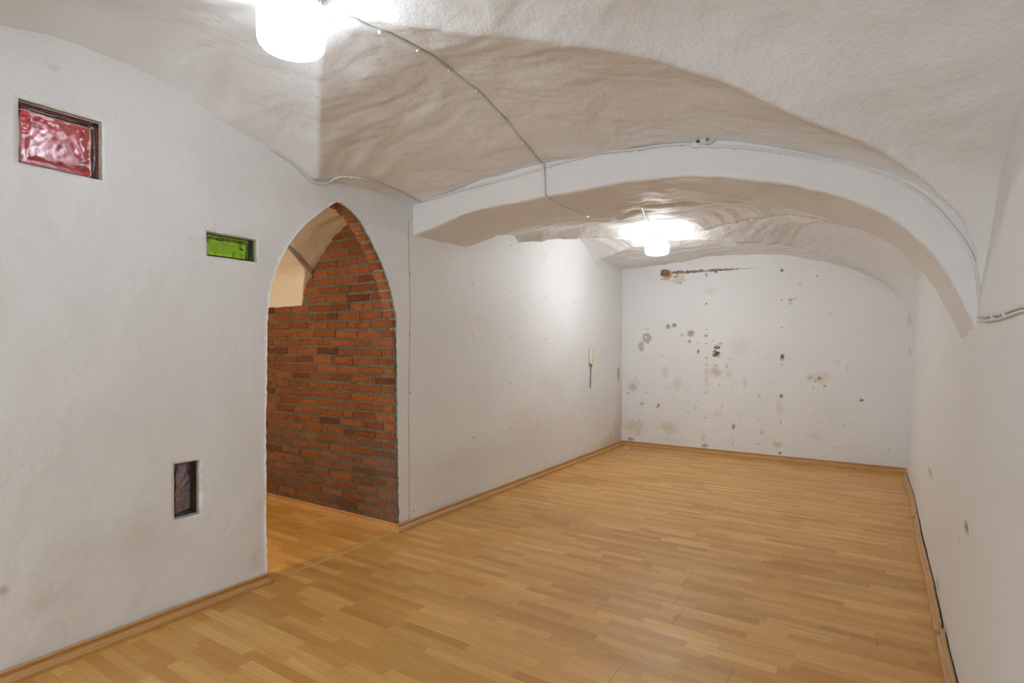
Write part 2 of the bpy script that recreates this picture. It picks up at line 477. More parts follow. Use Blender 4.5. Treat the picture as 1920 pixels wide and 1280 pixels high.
# ---- transverse arch
sf = pchip([-2.3, -2.13, -1.95, -1.75, -1.324, -.985, -.71, -.563, -.238, .009, .09, .156, .20, .225, .25, .275, .31, .36],
           [.58, .62, .655, .694, .708, .7136, .70, .679, .586, .456, .378, .296, .216, .152, .09, .02, -.12, -.45])
def make_arch():
    xs = grid_axis(-2.24, .33, st, ((.0, .34, .006),))
    c = .012
    sec = [(YB0, .42), (YB0, .26), (YB0, .20), (YB0, .15), (YB0, .11), (YB0, .075), (YB0, .045), (YB0, .025), (YB0, c), (YB0+.004, .004), (YB0+c, 0)]
    n = 26
    sec += [(YB0+c + (YB1-YB0-2*c)*i/n, 0) for i in range(1, n)]
    sec += [(YB1-c, 0), (YB1-.004, .004), (YB1, c), (YB1, .04), (YB1, .10), (YB1, .2), (YB1, .42)]
    V = []
    for (y, dz) in sec:
        zz = sf(xs)
        edge = .006*fbm(xs*7, y*5 + 0*xs, 77, 3)
        n2 = lumps(xs, y + 0*xs + dz, 71, .55)
        yy = y + .006*vnoise(xs*4, dz*6 + 0*xs + y, 73)*(1 if dz > 0 else .2)
        for x, a, b in zip(xs, zz + dz + n2 + edge*(dz < .02), yy): V.append((x*H, b*H, (a+1)*H))
    F = grid_faces(len(xs), len(sec))
    o = mesh_obj('trim_1', V, F, M['arch'], smooth=True)
    return tag(o, 'broad white plastered transverse arch spanning the cellar between the two vaults', kind='structure')
arch = make_arch()

# ------------------------------------------------------------------ walls
def set_col(o, cols):
    me = o.data
    a = me.color_attributes.new('Col', 'FLOAT_COLOR', 'POINT')
    c = np.concatenate([cols, np.ones((len(cols), 1))], 1).astype(np.float32)
    a.data.foreach_set('color', c.ravel())

def cut_wall(name, outer, holes, keep_in, spacing, front, back, mats, hole_mat, lines=()):
    """sheet with real openings: constrained triangulation in (u,v), front + back + rims"""
    P = []; E = []; loops = []
    def add_loop(pts):
        i0 = len(P); n = len(pts)
        for p in pts: P.append(Vector(p))
        for k in range(n): E.append((i0+k, i0+(k+1) % n))
        loops.append(list(range(i0, i0+n)))
    add_loop(outer)
    for h in holes: add_loop(h)
    for ln in lines:
        i0 = len(P)
        for p in ln: P.append(Vector(p))
        for k in range(len(ln)-1): E.append((i0+k, i0+k+1))
    us = [p[0] for p in outer]; vs_ = [p[1] for p in outer]
    rng = np.random.default_rng(3)
    def inside(pts, poly):
        x = pts[:, 0]; y = pts[:, 1]; c = np.zeros(len(pts), bool); j = len(poly)-1
        for i in range(len(poly)):
            xi, yi = poly[i][0], poly[i][1]; xj, yj = poly[j][0], poly[j][1]
            if yi != yj:
                k = ((yi > y) != (yj > y)) & (x < (xj-xi)*(y-yi)/(yj-yi)+xi)
                c ^= k
            j = i
        return c
    def keep(pts):
        c = inside(pts, outer)
        for h in holes: c &= ~inside(pts, h)
        return c
    gu, gv = np.meshgrid(np.arange(min(us), max(us), spacing*.87), np.arange(min(vs_), max(vs_), spacing), indexing='ij')
    gv = gv + (np.arange(gu.shape[0]) % 2)[:, None]*spacing/2
    G = np.stack([gu.ravel(), gv.ravel()], 1); G = G + rng.uniform(-.1, .1, G.shape)*spacing
    G = G[keep(G)]
    P += [Vector((float(a), float(b))) for a, b in G]
    vo, eo, fo, vorig, _, _ = delaunay_2d_cdt(P, E, [], 0, 1e-6)
    arr = np.array([(p.x, p.y) for p in vo])
    ft = np.array([tuple(f) for f in fo])
    tris = [tuple(int(q) for q in f) for f in ft[keep(arr[ft].mean(1))]]
    Vf = front(arr[:, 0], arr[:, 1]); n = len(Vf)
    inv = {}
    for i, org in enumerate(vorig):
        for o_ in org: inv[o_] = i
    V = [tuple(p) for p in Vf]; F = []; mi = []
    for t in tris: F.append(t); mi.append(0)
    Vb = back(arr[:, 0], arr[:, 1])
    for li, lp in enumerate(loops):
        ids = [inv[i] for i in lp]
        base = len(V)
        for i in ids: V.append(tuple(Vb[i]))
        m_ = len(ids)
        for k in range(m_):
            F.append((ids[k], ids[(k+1) % m_], base+(k+1) % m_, base+k)); mi.append(0 if li == 0 else hole_mat[li-1])
    # back face
    b0 = len(V)
    for p in Vb: V.append(tuple(p))
    for t in tris: F.append((t[2]+b0, t[1]+b0, t[0]+b0)); mi.append(0)
    o = mesh_obj(name, V, F, mats, midx=mi)
    sm = [True]*len(tris) + [False]*(len(F)-len(tris))
    o.data.polygons.foreach_set('use_smooth', sm)
    allu = np.array(V)
    return o, arr, n, len(V)

def lw(px, py):
    p = on_x(px, py, XL); return (p[1], p[2])
arch_px_left = [(500, 900), (499.5, 760), (500, 680), (500.5, 620), (503, 580), (507, 552), (512, 530), (519, 508), (527, 490), (538, 469), (550, 450), (565, 431), (580, 415), (596, 402), (610, 392), (622, 385), (632, 379)]
arch_px_right = [(640, 381), (648, 387), (658, 395), (668, 405), (680, 422), (690, 440), (698, 455), (705, 470), (712, 486), (718, 500), (725, 520), (731, 540), (735.5, 560), (739, 580)]
left_pts = [lw(*p) for p in arch_px_left]
right_pts = [lw(*p) for p in arch_px_right]
yl = lw(500, 1085)[0]
def dens(pts, step=.018, jit=.0022, seed=1):
    rnd = random.Random(seed); out = []
    for a, b in zip(pts[:-1], pts[1:]):
        L = math.dist(a, b); n = max(1, int(L/step))
        for k in range(n):
            t = k/n; out.append((a[0]+(b[0]-a[0])*t + rnd.uniform(-jit, jit)*(k > 0), a[1]+(b[1]-a[1])*t + rnd.uniform(-jit, jit)*(k > 0)))
    out.append(pts[-1]); return out
YJ = YD + .012          # opening edge lies just behind the faces of the bricks
door_poly = dens([(yl, -1.03), (yl, -.6), left_pts[0]]) [:-1] + dens(left_pts)[:-1] + dens(left_pts[-1:] + right_pts, seed=2)[:-1] + \
            dens([right_pts[-1], (YJ-.030, right_pts[-1][1]-.03), (YJ-.0224, -.2), (YJ-.0112, -.6), (YJ, -1.03)], jit=.003, seed=4)
def rect(y0, y1, z0, z1): return dens([(y0, z0), (y1, z0), (y1, z1), (y0, z1), (y0, z0)], .03, .0010)[:-1]
BLK = {'red': (.598, .815, .549, .742), 'green': (1.164, 1.373, .346, .441), 'blue': (1.047, 1.138, -.640, -.4345)}
holes = [door_poly] + [rect(*BLK[k]) for k in ('red', 'green', 'blue')]
top = []
for Y in np.arange(YBACK-.02, YF+.03, .03):
    if Y < YB0: z = float(vault1(XL, Y))
    elif Y < YB1: z = float(vault1(XL, YB0 - .01))
    else: z = float(vault2(XL, Y))
    top.append((float(Y), z + .035))
outer = [(YBACK-.02, -1.03), (yl-.001, -1.0301), (YJ+.001, -1.0301), (YF+.02, -1.03)] + top[::-1]
SEAM = 2.275
def wl_front(u, v):
    x = XL + .0060*fbm(u*2.2, v*2.0, 41, 3) + .0012*fbm(u*9, v*9, 45, 2)
    seam = SEAM + .004*np.sin(v*6)
    step = 0.0
    return np.stack([(x+step)*H, u*H, (v+1)*H], 1)
def wl_back(u, v):
    return np.stack([(XL-TW+0*u)*H, u*H, (v+1)*H], 1)
seam_lines = []
for d in (-.006, -.002, .002, .006):
    seam_lines.append([(SEAM + d + .004*math.sin(z*6), z) for z in np.arange(-1.0, .70, .02)])
wall_left, uv, nf, nall = cut_wall('wall_left', outer, holes, None, .020, wl_front, wl_back, [M['wall'], M['mortar_rim'], M['mortar_pale']], [1, 2, 2, 2], seam_lines)
tag(wall_left, 'long white plastered wall with a pointed arched doorway and three coloured glass blocks', kind='structure')

def paint(cols, P, Q, spots, seed=0):
    """add stains with their own outline; P,Q are wall coordinates in units of H; spots (p,q,rp,rq,colour,strength,softness)"""
    for k, (p, q, rp, rq, c, s, soft) in enumerate(spots):
        dx = (P-p)/rp; dy = (Q-q)/rq
        near = (np.abs(dx) < 2.6) & (np.abs(dy) < 2.6)
        if not near.any(): continue
        x = P[near]; y = Q[near]
        d = np.hypot(dx[near], dy[near]) + (.16 if soft < .2 else .20 if max(rp, rq) < .02 else .42)*fbm(x*45, y*45, 200+k+seed, 3) * (.7 if soft > .5 else 1)
        a = np.clip((1.15 - d)/max(soft, .05), 0, 1) * s * (.92 + .25*vnoise(x*90, y*90, 300+k))
        a = np.clip(a, 0, 1)[:, None]
        cols[near] = cols[near]*(1-a) + np.array(c)*a
    return cols
BR = (.20, .085, .018); DK = (.055, .032, .018); TAN = (.56, .38, .19); YEL = (.72, .60, .40); GRY = (.62, .51, .40); GR2 = (.36, .275, .19); PNK = (.66, .53, .43)

# left wall colours: plain paint, damp in the far corner, small scuffs
allv = np.array([v.co[:] for v in wall_left.data.vertices])
cols = np.tile(WHITE, (len(allv), 1))
Pw = allv[:, 1]/H; Qw = allv[:, 2]/H - 1
def LS(px, py, rx, ry, c, s, soft):
    y, z = lw(px, py); y2, _ = lw(px+rx, py); _, z2 = lw(px, py+ry)
    return (y, z, abs(y2-y), abs(z2-z), c, s, soft)
cols = paint(cols, Pw, Qw, [
    LS(1158, 815, 14, 30, PNK, .7, .8), LS(1150, 830, 22, 16, GRY, .6, .7), LS(1162, 770, 8, 60, PNK, .45, .9), LS(1135, 835, 30, 14, YEL, .35, .9),
    LS(900, 855, 120, 40, (.72, .69, .65), .35, .9), LS(1000, 800, 60, 60, (.73, .70, .66), .3, .9), LS(1160, 700, 2.0, 12, GR2, .7, .3),
    LS(3, 1103, 8, 8, GR2, .8, .6), LS(28, 1107, 4, 4, BR, .6, .4), LS(26, 1141, 3, 4, TAN, .8, .4),
    LS(95, 128, 10, 3, GR2, .35, .4), LS(85, 120, 6, 3, GR2, .25, .4), LS(258, 795, 3, 4, GR2, .4, .4),
    LS(100, 1120, 60, 30, (.70, .66, .61), .4, .9), LS(250, 1010, 160, 60, (.73, .70, .66), .35, .9), LS(480, 1050, 14, 20, GRY, .4, .8), LS(60, 1230, 60, 20, (.70, .66, .6), .45, .9)])
s_ = np.abs(Pw - (SEAM + .004*np.sin(Qw*6))) < .0035
cols[s_ & (Qw < .69)] = (.60, .52, .44)
set_col(wall_left, cols)

# far wall with its damp stains
def make_far_wall():
    xs = grid_axis(XL-.03, .32, .0046); zs = grid_axis(-1.03, .90, .0046)
    X, Z = np.meshgrid(xs, zs)
    Yv = YF + .004*fbm(X*2.5, Z*2.5, 81, 3)
    cols = np.tile(WHITE, (X.size, 1))
    def S(cx, cy, rx, ry, c, s, soft):      # crop coordinates, 2.909 px per photo px
        px, py = 1160+cx/2.909, 460+cy/2.909
        p = on_y(px, py, YF); p2 = on_y(px+rx/2.909, py, YF); p3 = on_y(px, py+ry/2.909, YF)
        return (p[0], p[2], abs(p2[0]-p[0]), abs(p3[2]-p[2]), c, s, soft)
    spots = [S(90, 985, 70, 50, YEL, .75, .9), S(270, 990, 60, 45, YEL, .7, .9), S(80, 760, 40, 45, GRY, .35, .9), S(530, 690, 38, 34, TAN, .55, .9),
             S(250, 690, 26, 30, TAN, .3, .9), S(320, 750, 26, 40, TAN, .3, .9), S(480, 720, 18, 90, YEL, .5, .9), S(1090, 720, 70, 36, YEL, .7, .9), S(880, 890, 24, 60, YEL, .5, .9),
             S(870, 1085, 34, 18, TAN, .6, .8), S(540, 920, 30, 24, GRY, .3, .8), S(600, 700, 26, 22, GRY, .35, .8), S(690, 750, 18, 30, GRY, .35, .8),
             S(1060, 1040, 50, 24, (.70, .64, .58), .5, .9), S(780, 1020, 16, 20, GRY, .5, .6), S(1590, 580, 16, 36, TAN, .4, .9), S(1585, 400, 12, 40, TAN, .35, .9), S(1160, 370, 24, 14, YEL, .3, .9),
             S(1125, 1150, 14, 10, YEL, .6, .8), S(660, 550, 60, 60, (.76, .73, .68), .5, .9), S(1190, 1100, 30, 8, GRY, .25, .8), S(300, 1060, 120, 20, (.72, .68, .6), .4, .9), S(465, 1045, 12, 26, YEL, .7, .8),
             # blister with the brown streak running from it
             S(330, 185, 34, 26, (.72, .66, .54), .9, .35), S(262, 158, 34, 27, TAN, .9, .4), S(252, 150, 22, 15, BR, .9, .4), S(270, 160, 18, 14, BR, .8, .5), S(236, 154, 9, 8, DK, .7, .5),
             S(330, 148, 55, 11, BR, .9, .5), S(420, 141, 65, 8, BR, .95, .5), S(520, 135, 65, 6.5, BR, .95, .5), S(605, 130, 55, 5, BR, .85, .5), S(690, 127, 50, 3.6, TAN, .8, .5),
             S(528, 142, 10, 8, BR, .9, .4), S(478, 158, 7, 12, GR2, .9, .4), S(336, 205, 8, 6, BR, .7, .4), S(310, 170, 12, 8, BR, .6, .5),
             S(891, 135, 10, 9, BR, .95, .4), S(937, 162, 3, 3, DK, .9, .3), S(1085, 166, 7, 6, TAN, .8, .5), S(988, 210, 10, 8, GRY, .5, .6),
             S(478, 318, 4, 3.4, DK, .9, .3), S(891, 297, 4.4, 3.6, DK, .9, .3), S(935, 297, 12, 10, GR2, .6, .5), S(962, 290, 18, 8, GRY, .5, .5), S(940, 318, 14, 5, GRY, .6, .4), S(500, 250, 24, 20, (.72, .69, .66), .5, .5),
             S(154, 505, 23, 26, (.53, .46, .40), .95, .12), S(150, 500, 6, 7, (.76, .73, .69), .9, .3), S(122, 550, 15, 26, (.56, .49, .41), .9, .12),
             S(270, 444, 14, 14, GR2, .7, .4), S(303, 438, 11, 12, BR, .85, .4), S(268, 440, 6, 6, BR, .8, .4), S(392, 480, 16, 15, BR, .75, .5), S(392, 478, 24, 24, TAN, .5, .7), S(345, 489, 8, 10, TAN, .7, .5), S(386, 525, 9, 10, BR, .6, .5),
             S(477, 492, 12, 6, BR, .6, .4), S(480, 457, 4, 3.4, DK, .8, .3), S(432, 580, 8, 14, BR, .85, .4), S(535, 556, 17, 10, DK, .85, .4), S(531, 592, 20, 21, BR, .95, .35), S(540, 588, 9, 9, DK, .7, .4), S(556, 538, 14, 7, GR2, .5, .4),
             S(430, 535, 6, 5, GR2, .6, .4), S(480, 535, 4, 4, DK, .7, .3), S(512, 520, 4, 4, GR2, .7, .3), S(480, 612, 4, 3.5, DK, .8, .3), S(478, 648, 4, 3.5, DK, .8, .3), S(530, 655, 10, 8, TAN, .6, .5), S(588, 655, 10, 12, TAN, .6, .5), S(608, 620, 10, 10, GRY, .5, .5),
             S(889, 446, 4, 3.5, DK, .9, .3), S(891, 610, 14, 15, BR, .9, .45), S(893, 606, 6, 7, DK, .6, .4), S(889, 650, 4, 3.5, DK, .9, .3), S(887, 820, 10, 12, BR, .95, .4), S(884, 965, 4, 4, DK, .9, .3), S(881, 1131, 8, 8, DK, .8, .4),
             S(1095, 725, 9, 9, BR, .75, .4), S(1122, 766, 9, 5, BR, .8, .4), S(1070, 742, 8, 5, BR, .5, .4), S(1062, 777, 3.5, 3.5, DK, .8, .3), S(1040, 720, 16, 14, TAN, .5, .6), S(1325, 844, 13, 7, BR, .8, .4), S(1245, 680, 6, 24, GRY, .4, .5), S(1195, 640, 14, 14, GRY, .25, .5),
             S(477, 799, 4, 3.5, DK, .8, .3), S(472, 940, 4, 4, DK, .8, .3), S(626, 990, 9, 16, DK, .65, .5), S(216, 875, 10, 12, TAN, .9, .5), S(216, 877, 5, 5, BR, .6, .5), S(128, 860, 14, 10, TAN, .6, .5), S(768, 822, 8, 9, TAN, .7, .5),
             S(52, 806, 8, 6, GR2, .8, .4), S(80, 775, 20, 18, GR2, .35, .5), S(380, 787, 4, 3, GR2, .7, .4), S(565, 875, 8, 6, GR2, .4, .4), S(420, 885, 4, 8, GR2, .5, .4), S(68, 1058, 17, 14, GR2, .8, .5), S(468, 1090, 15, 13, GR2, .9, .5), S(445, 1125, 30, 7, (.82, .79, .75), .9, .4),
             S(620, 1075, 10, 24, GRY, .4, .5), S(760, 1082, 12, 7, GRY, .5, .5), S(800, 1075, 12, 6, GRY, .4, .5), S(1163, 945, 4, 4, GR2, .7, .4), S(1230, 983, 4, 4, GR2, .6, .4), S(1475, 1108, 8, 5, GRY, .6, .5), S(393, 100, 4, 3, GR2, .8, .4), S(155, 455, 16, 10, GRY, .35, .6)]
    # small loose specks low on the wall
    rnd = random.Random(12)
    for _ in range(90):
        cx = rnd.uniform(30, 1550); cy = rnd.triangular(420, 1180, 1000)
        if cx > 900 and rnd.random() < .6: continue
        spots.append(S(cx, cy, rnd.uniform(2, 7), rnd.uniform(2, 6), rnd.choice((GRY, TAN, GR2)), rnd.uniform(.2, .6), .4))
    cols = paint(cols, X.ravel(), Z.ravel(), spots)
    V = np.stack([X*H, Yv*H, (Z+1)*H], -1).reshape(-1, 3)
    o = mesh_obj('wall_far', V, grid_faces(len(xs), len(zs)), M['wall_far'], smooth=True)
    set_col(o, cols)
    # cut away what lies above the vault
    return tag(o, 'white end wall spotted with brown damp stains and screw holes', kind='structure')
wall_far = make_far_wall()
def make_right_wall():
    ys = grid_axis(YBACK-.02, YF+.03, .022); zs = grid_axis(-1.03, 1.0, .022)
    Y, Z = np.meshgrid(ys, zs)
    X = xr(Y, Z) + .0035*fbm(Y*3, Z*3, 91, 3)
    V = np.stack([X*H, Y*H, (Z+1)*H], -1).reshape(-1, 3)
    o = mesh_obj('wall_right', V, grid_faces(len(ys), len(zs)), M['wall'], smooth=True)
    cols = np.tile(WHITE, (X.size, 1))
    def S(px, py, rx, ry, c, s, soft):
        X0 = .24; p = on_x(px, py, X0); p2 = on_x(px+rx, py, X0); p3 = on_x(px, py+ry, X0)
        return (p[1], p[2], max(abs(p2[1]-p[1]), .012), max(abs(p3[2]-p[2]), .006), c, s, soft)
    cols = paint(cols, Y.ravel(), Z.ravel(), [S(1752, 887, 4, 7, GR2, .7, .6), S(1824, 993, 4, 7, DK, .8, .4), S(1808, 1195, 6, 12, GR2, .55, .6), S(1785, 1100, 3, 4, BR, .6, .4),
        S(1815, 1015, 2, 10, TAN, .4, .6), S(1785, 1130, 12, 60, (.70, .66, .62), .4, .9), S(1744, 1025, 4, 6, TAN, .5, .5), S(1828, 1258, 4, 6, TAN, .6, .5), S(1705, 600, 5, 20, TAN, .4, .8), S(1803, 460, 4, 3, BR, .9, .4)])
    set_col(o, cols)
    m = o.modifiers.new('thickness', 'SOLIDIFY'); m.thickness = .05; m.offset = 1
    return tag(o, 'plain white plastered wall along the right side, leaning slightly outwards', kind='structure')
wall_right = make_right_wall()
def plain_wall(name, a, b, z0, z1, t, label, mat):
    bm = bmesh.new()
    lo = (min(a[0], b[0]), min(a[1], b[1])); hi = (max(a[0], b[0]), max(a[1], b[1]))
    lo = (lo[0] - (t if lo[0] == hi[0] else 0), lo[1] - (t if lo[1] == hi[1] else 0))
    box_bm(bm, W(lo[0], lo[1], z0), W(hi[0], hi[1], z1))
    o = bm_obj(name, bm, mat); cols = np.tile(WHITE, (len(o.data.vertices), 1)); set_col(o, cols)
    return tag(o, label, kind='structure')
WX0, WX1, WZ0, WZ1 = -2.0, -.65, -.45, .64
plain_wall('wall_back', (XL-.05, YBACK), (WX0, YBACK), -1.03, 1.02, .12, 'white wall behind the viewpoint, beside the added fill window', M['wall'])
plain_wall('wall_back_pier', (WX1, YBACK), (.40, YBACK), -1.03, 1.02, .12, 'white wall behind the viewpoint, right of the added fill window', M['wall'])
plain_wall('wall_back_sill', (WX0, YBACK), (WX1, YBACK), -1.03, WZ0, .12, 'white wall below the added fill window behind the viewpoint', M['wall'])
plain_wall('wall_back_head', (WX0, YBACK), (WX1, YBACK), WZ1, 1.02, .12, 'white wall above the added fill window behind the viewpoint', M['wall'])
def make_fill_window():  # unseen window, added to let in fill light from behind the camera
    b = bmesh.new(); y = YBACK - .06; f = .035
    xs = [WX0, (WX0+WX1)/2, WX1]
    box_bm(b, W(WX0, y-.02, WZ0), W(WX1, y+.02, WZ0+f), .004); box_bm(b, W(WX0, y-.02, WZ1-f), W(WX1, y+.02, WZ1), .004)
    for x in (WX0, (WX0+WX1)/2-f/2, WX1-f): box_bm(b, W(x, y-.018, WZ0+f), W(x+f, y+.018, WZ1-f), .004)
    o = bm_obj('fill_window_1', b, M['metal']); tag(o, 'unseen white framed window added behind the viewpoint for fill light', kind='structure')
    ld = bpy.data.lights.new('fill_portal', 'AREA'); ld.shape = 'RECTANGLE'; ld.size = (WX1-WX0)*H; ld.size_y = (WZ1-WZ0)*H  # portal guiding sky fill through the added window
    ld.cycles.is_portal = True
    lo = bpy.data.objects.new('fill_portal', ld); COL.objects.link(lo)
    lo.location = W((WX0+WX1)/2, YBACK-.10, (WZ0+WZ1)/2); lo.rotation_euler = (math.pi/2, 0, 0)      # shines along +Y into the room
make_fill_window()
plain_wall('wall_side_room', (XN, -.62), (XN, YD+.1), -1.03, 1.0, .05, 'plain wall at the far side of the side room', M['side'])
plain_wall('wall_side_room_end', (XN, -.60), (XL-TW, -.60), -1.03, 1.0, .05, 'plain end wall of the side room', M['side'])

# ------------------------------------------------------------------ brick wall of the side room
def make_brick_wall():
    rnd = random.Random(21)
    def yw(z): return YD*H - .030*H*min(1.0, z/(1.07*H)) + .0*z
    bm = bmesh.new()
    box_bm(bm, (XN*H, 0, -.04), ((XL-.004)*H, .10, 1.07*H)); box_bm(bm, (XN*H, 0, 1.07*H), ((XL-.05)*H, .10, 1.86*H))
    for v in bm.verts: v.co.y += yw(max(0, v.co.z)) + .008
    wall = bm_obj('wall_brick', bm, M['mortar'])
    tag(wall, 'bare orange-brown brick wall seen through the pointed doorway', kind='structure')
    meshes = {}
    def brick_mesh(L, var):
        key = (round(L, 3), var)
        if key in meshes: return meshes[key]
        r = random.Random(hash(key) & 0xffff)
        D = .05; hh = .0462; c = .005
        b = bmesh.new()
        j = lambda s=.0034: r.uniform(-s, s)
        # front rim (chamfered), waist and back
        rings = []
        for (y, ins) in ((0, c), (c, 0), (D, 0)):
            ring = []
            for (x, z) in ((-.5, -.5), (-.17, -.5), (.17, -.5), (.5, -.5), (.5, 0), (.5, .5), (.17, .5), (-.17, .5), (-.5, .5), (-.5, 0)):
                X = x*L; Z = z*hh
                X -= math.copysign(ins, x) if abs(x) == .5 else 0
                Z -= math.copysign(ins, z) if abs(z) == .5 else 0
                ring.append(b.verts.new((X+j(), y + (j(.0022) if y < D else 0), Z+j())))
            rings.append(ring)
        n = 10
        for a_, b_ in zip(rings[:-1], rings[1:]):
            for k in range(n): b.faces.new((a_[k], a_[(k+1) % n], b_[(k+1) % n], b_[k]))
        b.faces.new(rings[0][::-1])
        bmesh.ops.recalc_face_normals(b, faces=b.faces)
        me = bpy.data.meshes.new('brick'); b.to_mesh(me); b.free(); me.materials.append(M['brick'])
        meshes[key] = me; return me
    course = .0645; x_right = (XL-.012)*H; x_left = -3.62*H
    n = 0; z = .047
    ci = 0
    while z < 1.80*H:
        x = x_right + rnd.uniform(-.008, .008)
        first = True
        while x > x_left:
            if first: L = (.21 if ci % 2 else .105) * rnd.uniform(.72, 1.0)
            else: L = .21 if rnd.random() > .13 else .10
            first = False
            L = round(L*rnd.choice((.97, 1.0, 1.0, 1.03)) / .007) * .007
            xc = x - L/2
            # only where the vault leaves room for it
            zt = float(vault1(xc/H, YD-.01)); zt2 = max(float(vault1((xc+L*.4)/H, YD-.01)), zt)
            lim = (zt2+1)*H if xc/H > -2.96 else (.262+1)*H
            if z + .02 < lim + .02:
                me = brick_mesh(L, rnd.randrange(4))
                o = bpy.data.objects.new('brick', me); COL.objects.link(o); o.parent = wall
                o.location = (xc, yw(z) + rnd.uniform(-.003, .004), z + rnd.uniform(-.003, .003) + .006*math.sin(xc*2.1 + ci*.2))
                o.rotation_euler = (rnd.uniform(-.02, .02) + .02, rnd.uniform(-.012, .012), rnd.uniform(-.012, .012))
                hue = rnd.random(); k = rnd.uniform(.8, 1.15)
                low = z < .62 and rnd.random() < .65
                base = np.array((.31, .098, .034))*(1-hue) + np.array((.40, .138, .048))*hue
                if rnd.random() < .16: base = np.array((.20, .068, .032))
                if low: base = base*.42 + np.array((.24, .14, .095))*.58
                base = base*k
                o.color = (*[float(min(1, c)) for c in base], 1)
                n += 1
            x -= L + rnd.uniform(.012, .019)
        z += course; ci += 1
    print('bricks', n)
    # bricks on edge round the right side of the arch
    rp = [Vector((0, p[0]*H, (p[1]+1)*H)) for p in [left_pts[-1]] + right_pts]
    seg = [0]
    for a, b in zip(rp[:-1], rp[1:]): seg.append(seg[-1] + (b-a).length)
    tot = seg[-1]; nb = 12
    for k in range(nb):
        s = (k + .55)/nb*tot
        i = max(q for q in range(len(seg)-1) if seg[q] <= s)
        t = (s-seg[i])/(seg[i+1]-seg[i]); p = rp[i].lerp(rp[i+1], t)
        d = (rp[i+1]-rp[i]).normalized()
        nrm = Vector((0, -d.z, d.y)); nrm = nrm if nrm.z < 0 or nrm.y < 0 else -nrm       # into the opening
        b = bmesh.new()
        box_bm(b, (-.046, -.023, -.03), (.046, .023, .016), .005, 1)
        for v in b.verts: v.co += Vector((rnd.uniform(-.002, .002), rnd.uniform(-.002, .002), rnd.uniform(-.0025, .0025)))
        o = bm_obj('brick', b, M['brick'], wall)
        X = Vector((1, 0, 0)); Zv = nrm; Yv = Zv.cross(X).normalized()
        R = Matrix((X, Yv, Zv)).transposed().to_4x4()
        o.matrix_local = Matrix.Translation(p + nrm*(-.003) + Vector(((XL-.005)*H - .052, 0, 0))) @ R @ Matrix.Rotation(rnd.uniform(-.05, .05), 4, 'Z')
        o.color = random.Random(k).choice([(.46, .16, .06, 1), (.50, .19, .075, 1), (.40, .11, .05, 1), (.44, .17, .08, 1)])
    return wall
wall_brick = make_brick_wall()

# ------------------------------------------------------------------ floors: laminate boards
def make_floor(x0, x1, y0, y1, label, seed, xr_fn=None):
    bm = bmesh.new(); box_bm(bm, (x0, y0, -.06), (x1, y1, -.0095))
    fl = bm_obj('floor', bm, M['slab']); tag(fl, label, kind='structure')
    rnd = random.Random(seed); cache = {}
    PW = STRIP*4; PL = 1.286
    row = math.floor(y0/PW)
    while row*PW < y1:
        ya, yb = max(row*PW, y0), min((row+1)*PW, y1)
        x = x0 - rnd.choice((.0, .32, .64, .96)) - rnd.uniform(0, .1)
        while x < x1:
            a, b_ = max(x, x0), min(x+PL, x1)
            if b_-a > .03 and yb-ya > .01:
                key = (round(b_-a, 4), round(yb-ya, 4))
                if key not in cache:
                    m = bmesh.new(); box_bm(m, (0, 0, -.009), (b_-a-.0006, yb-ya-.0006, 0), .0007)
                    bmesh.ops.recalc_face_normals(m, faces=m.faces)
                    me = bpy.data.meshes.new('floor_board'); m.to_mesh(me); m.free(); me.materials.append(M['laminate']); cache[key] = me
                o = bpy.data.objects.new('floor_board', cache[key]); COL.objects.link(o); o.parent = fl
                o.location = (a, ya, 0)
            x += PL
        row += 1
    return fl
YFL = -.75
bm = bmesh.new(); box_bm(bm, (XL*H, (YBACK-.1)*H, -.06), (.33*H, YFL*H, 0))  # unseen floor made up pale, so its bounce light stays neutral
tag(bm_obj('floor', bm, M['stone']), 'unseen pale floor added behind the viewpoint for neutral bounce light', kind='structure')
floor_main = make_floor(XL*H, .33*H, YFL*H, (YF+.02)*H, 'beech-look strip laminate floor of the cellar', 4)
floor_side = make_floor(XN*H, (XL-.012)*H, -.62*H, (YD+.03)*H, 'darker strip laminate floor of the side room behind the doorway', 9)

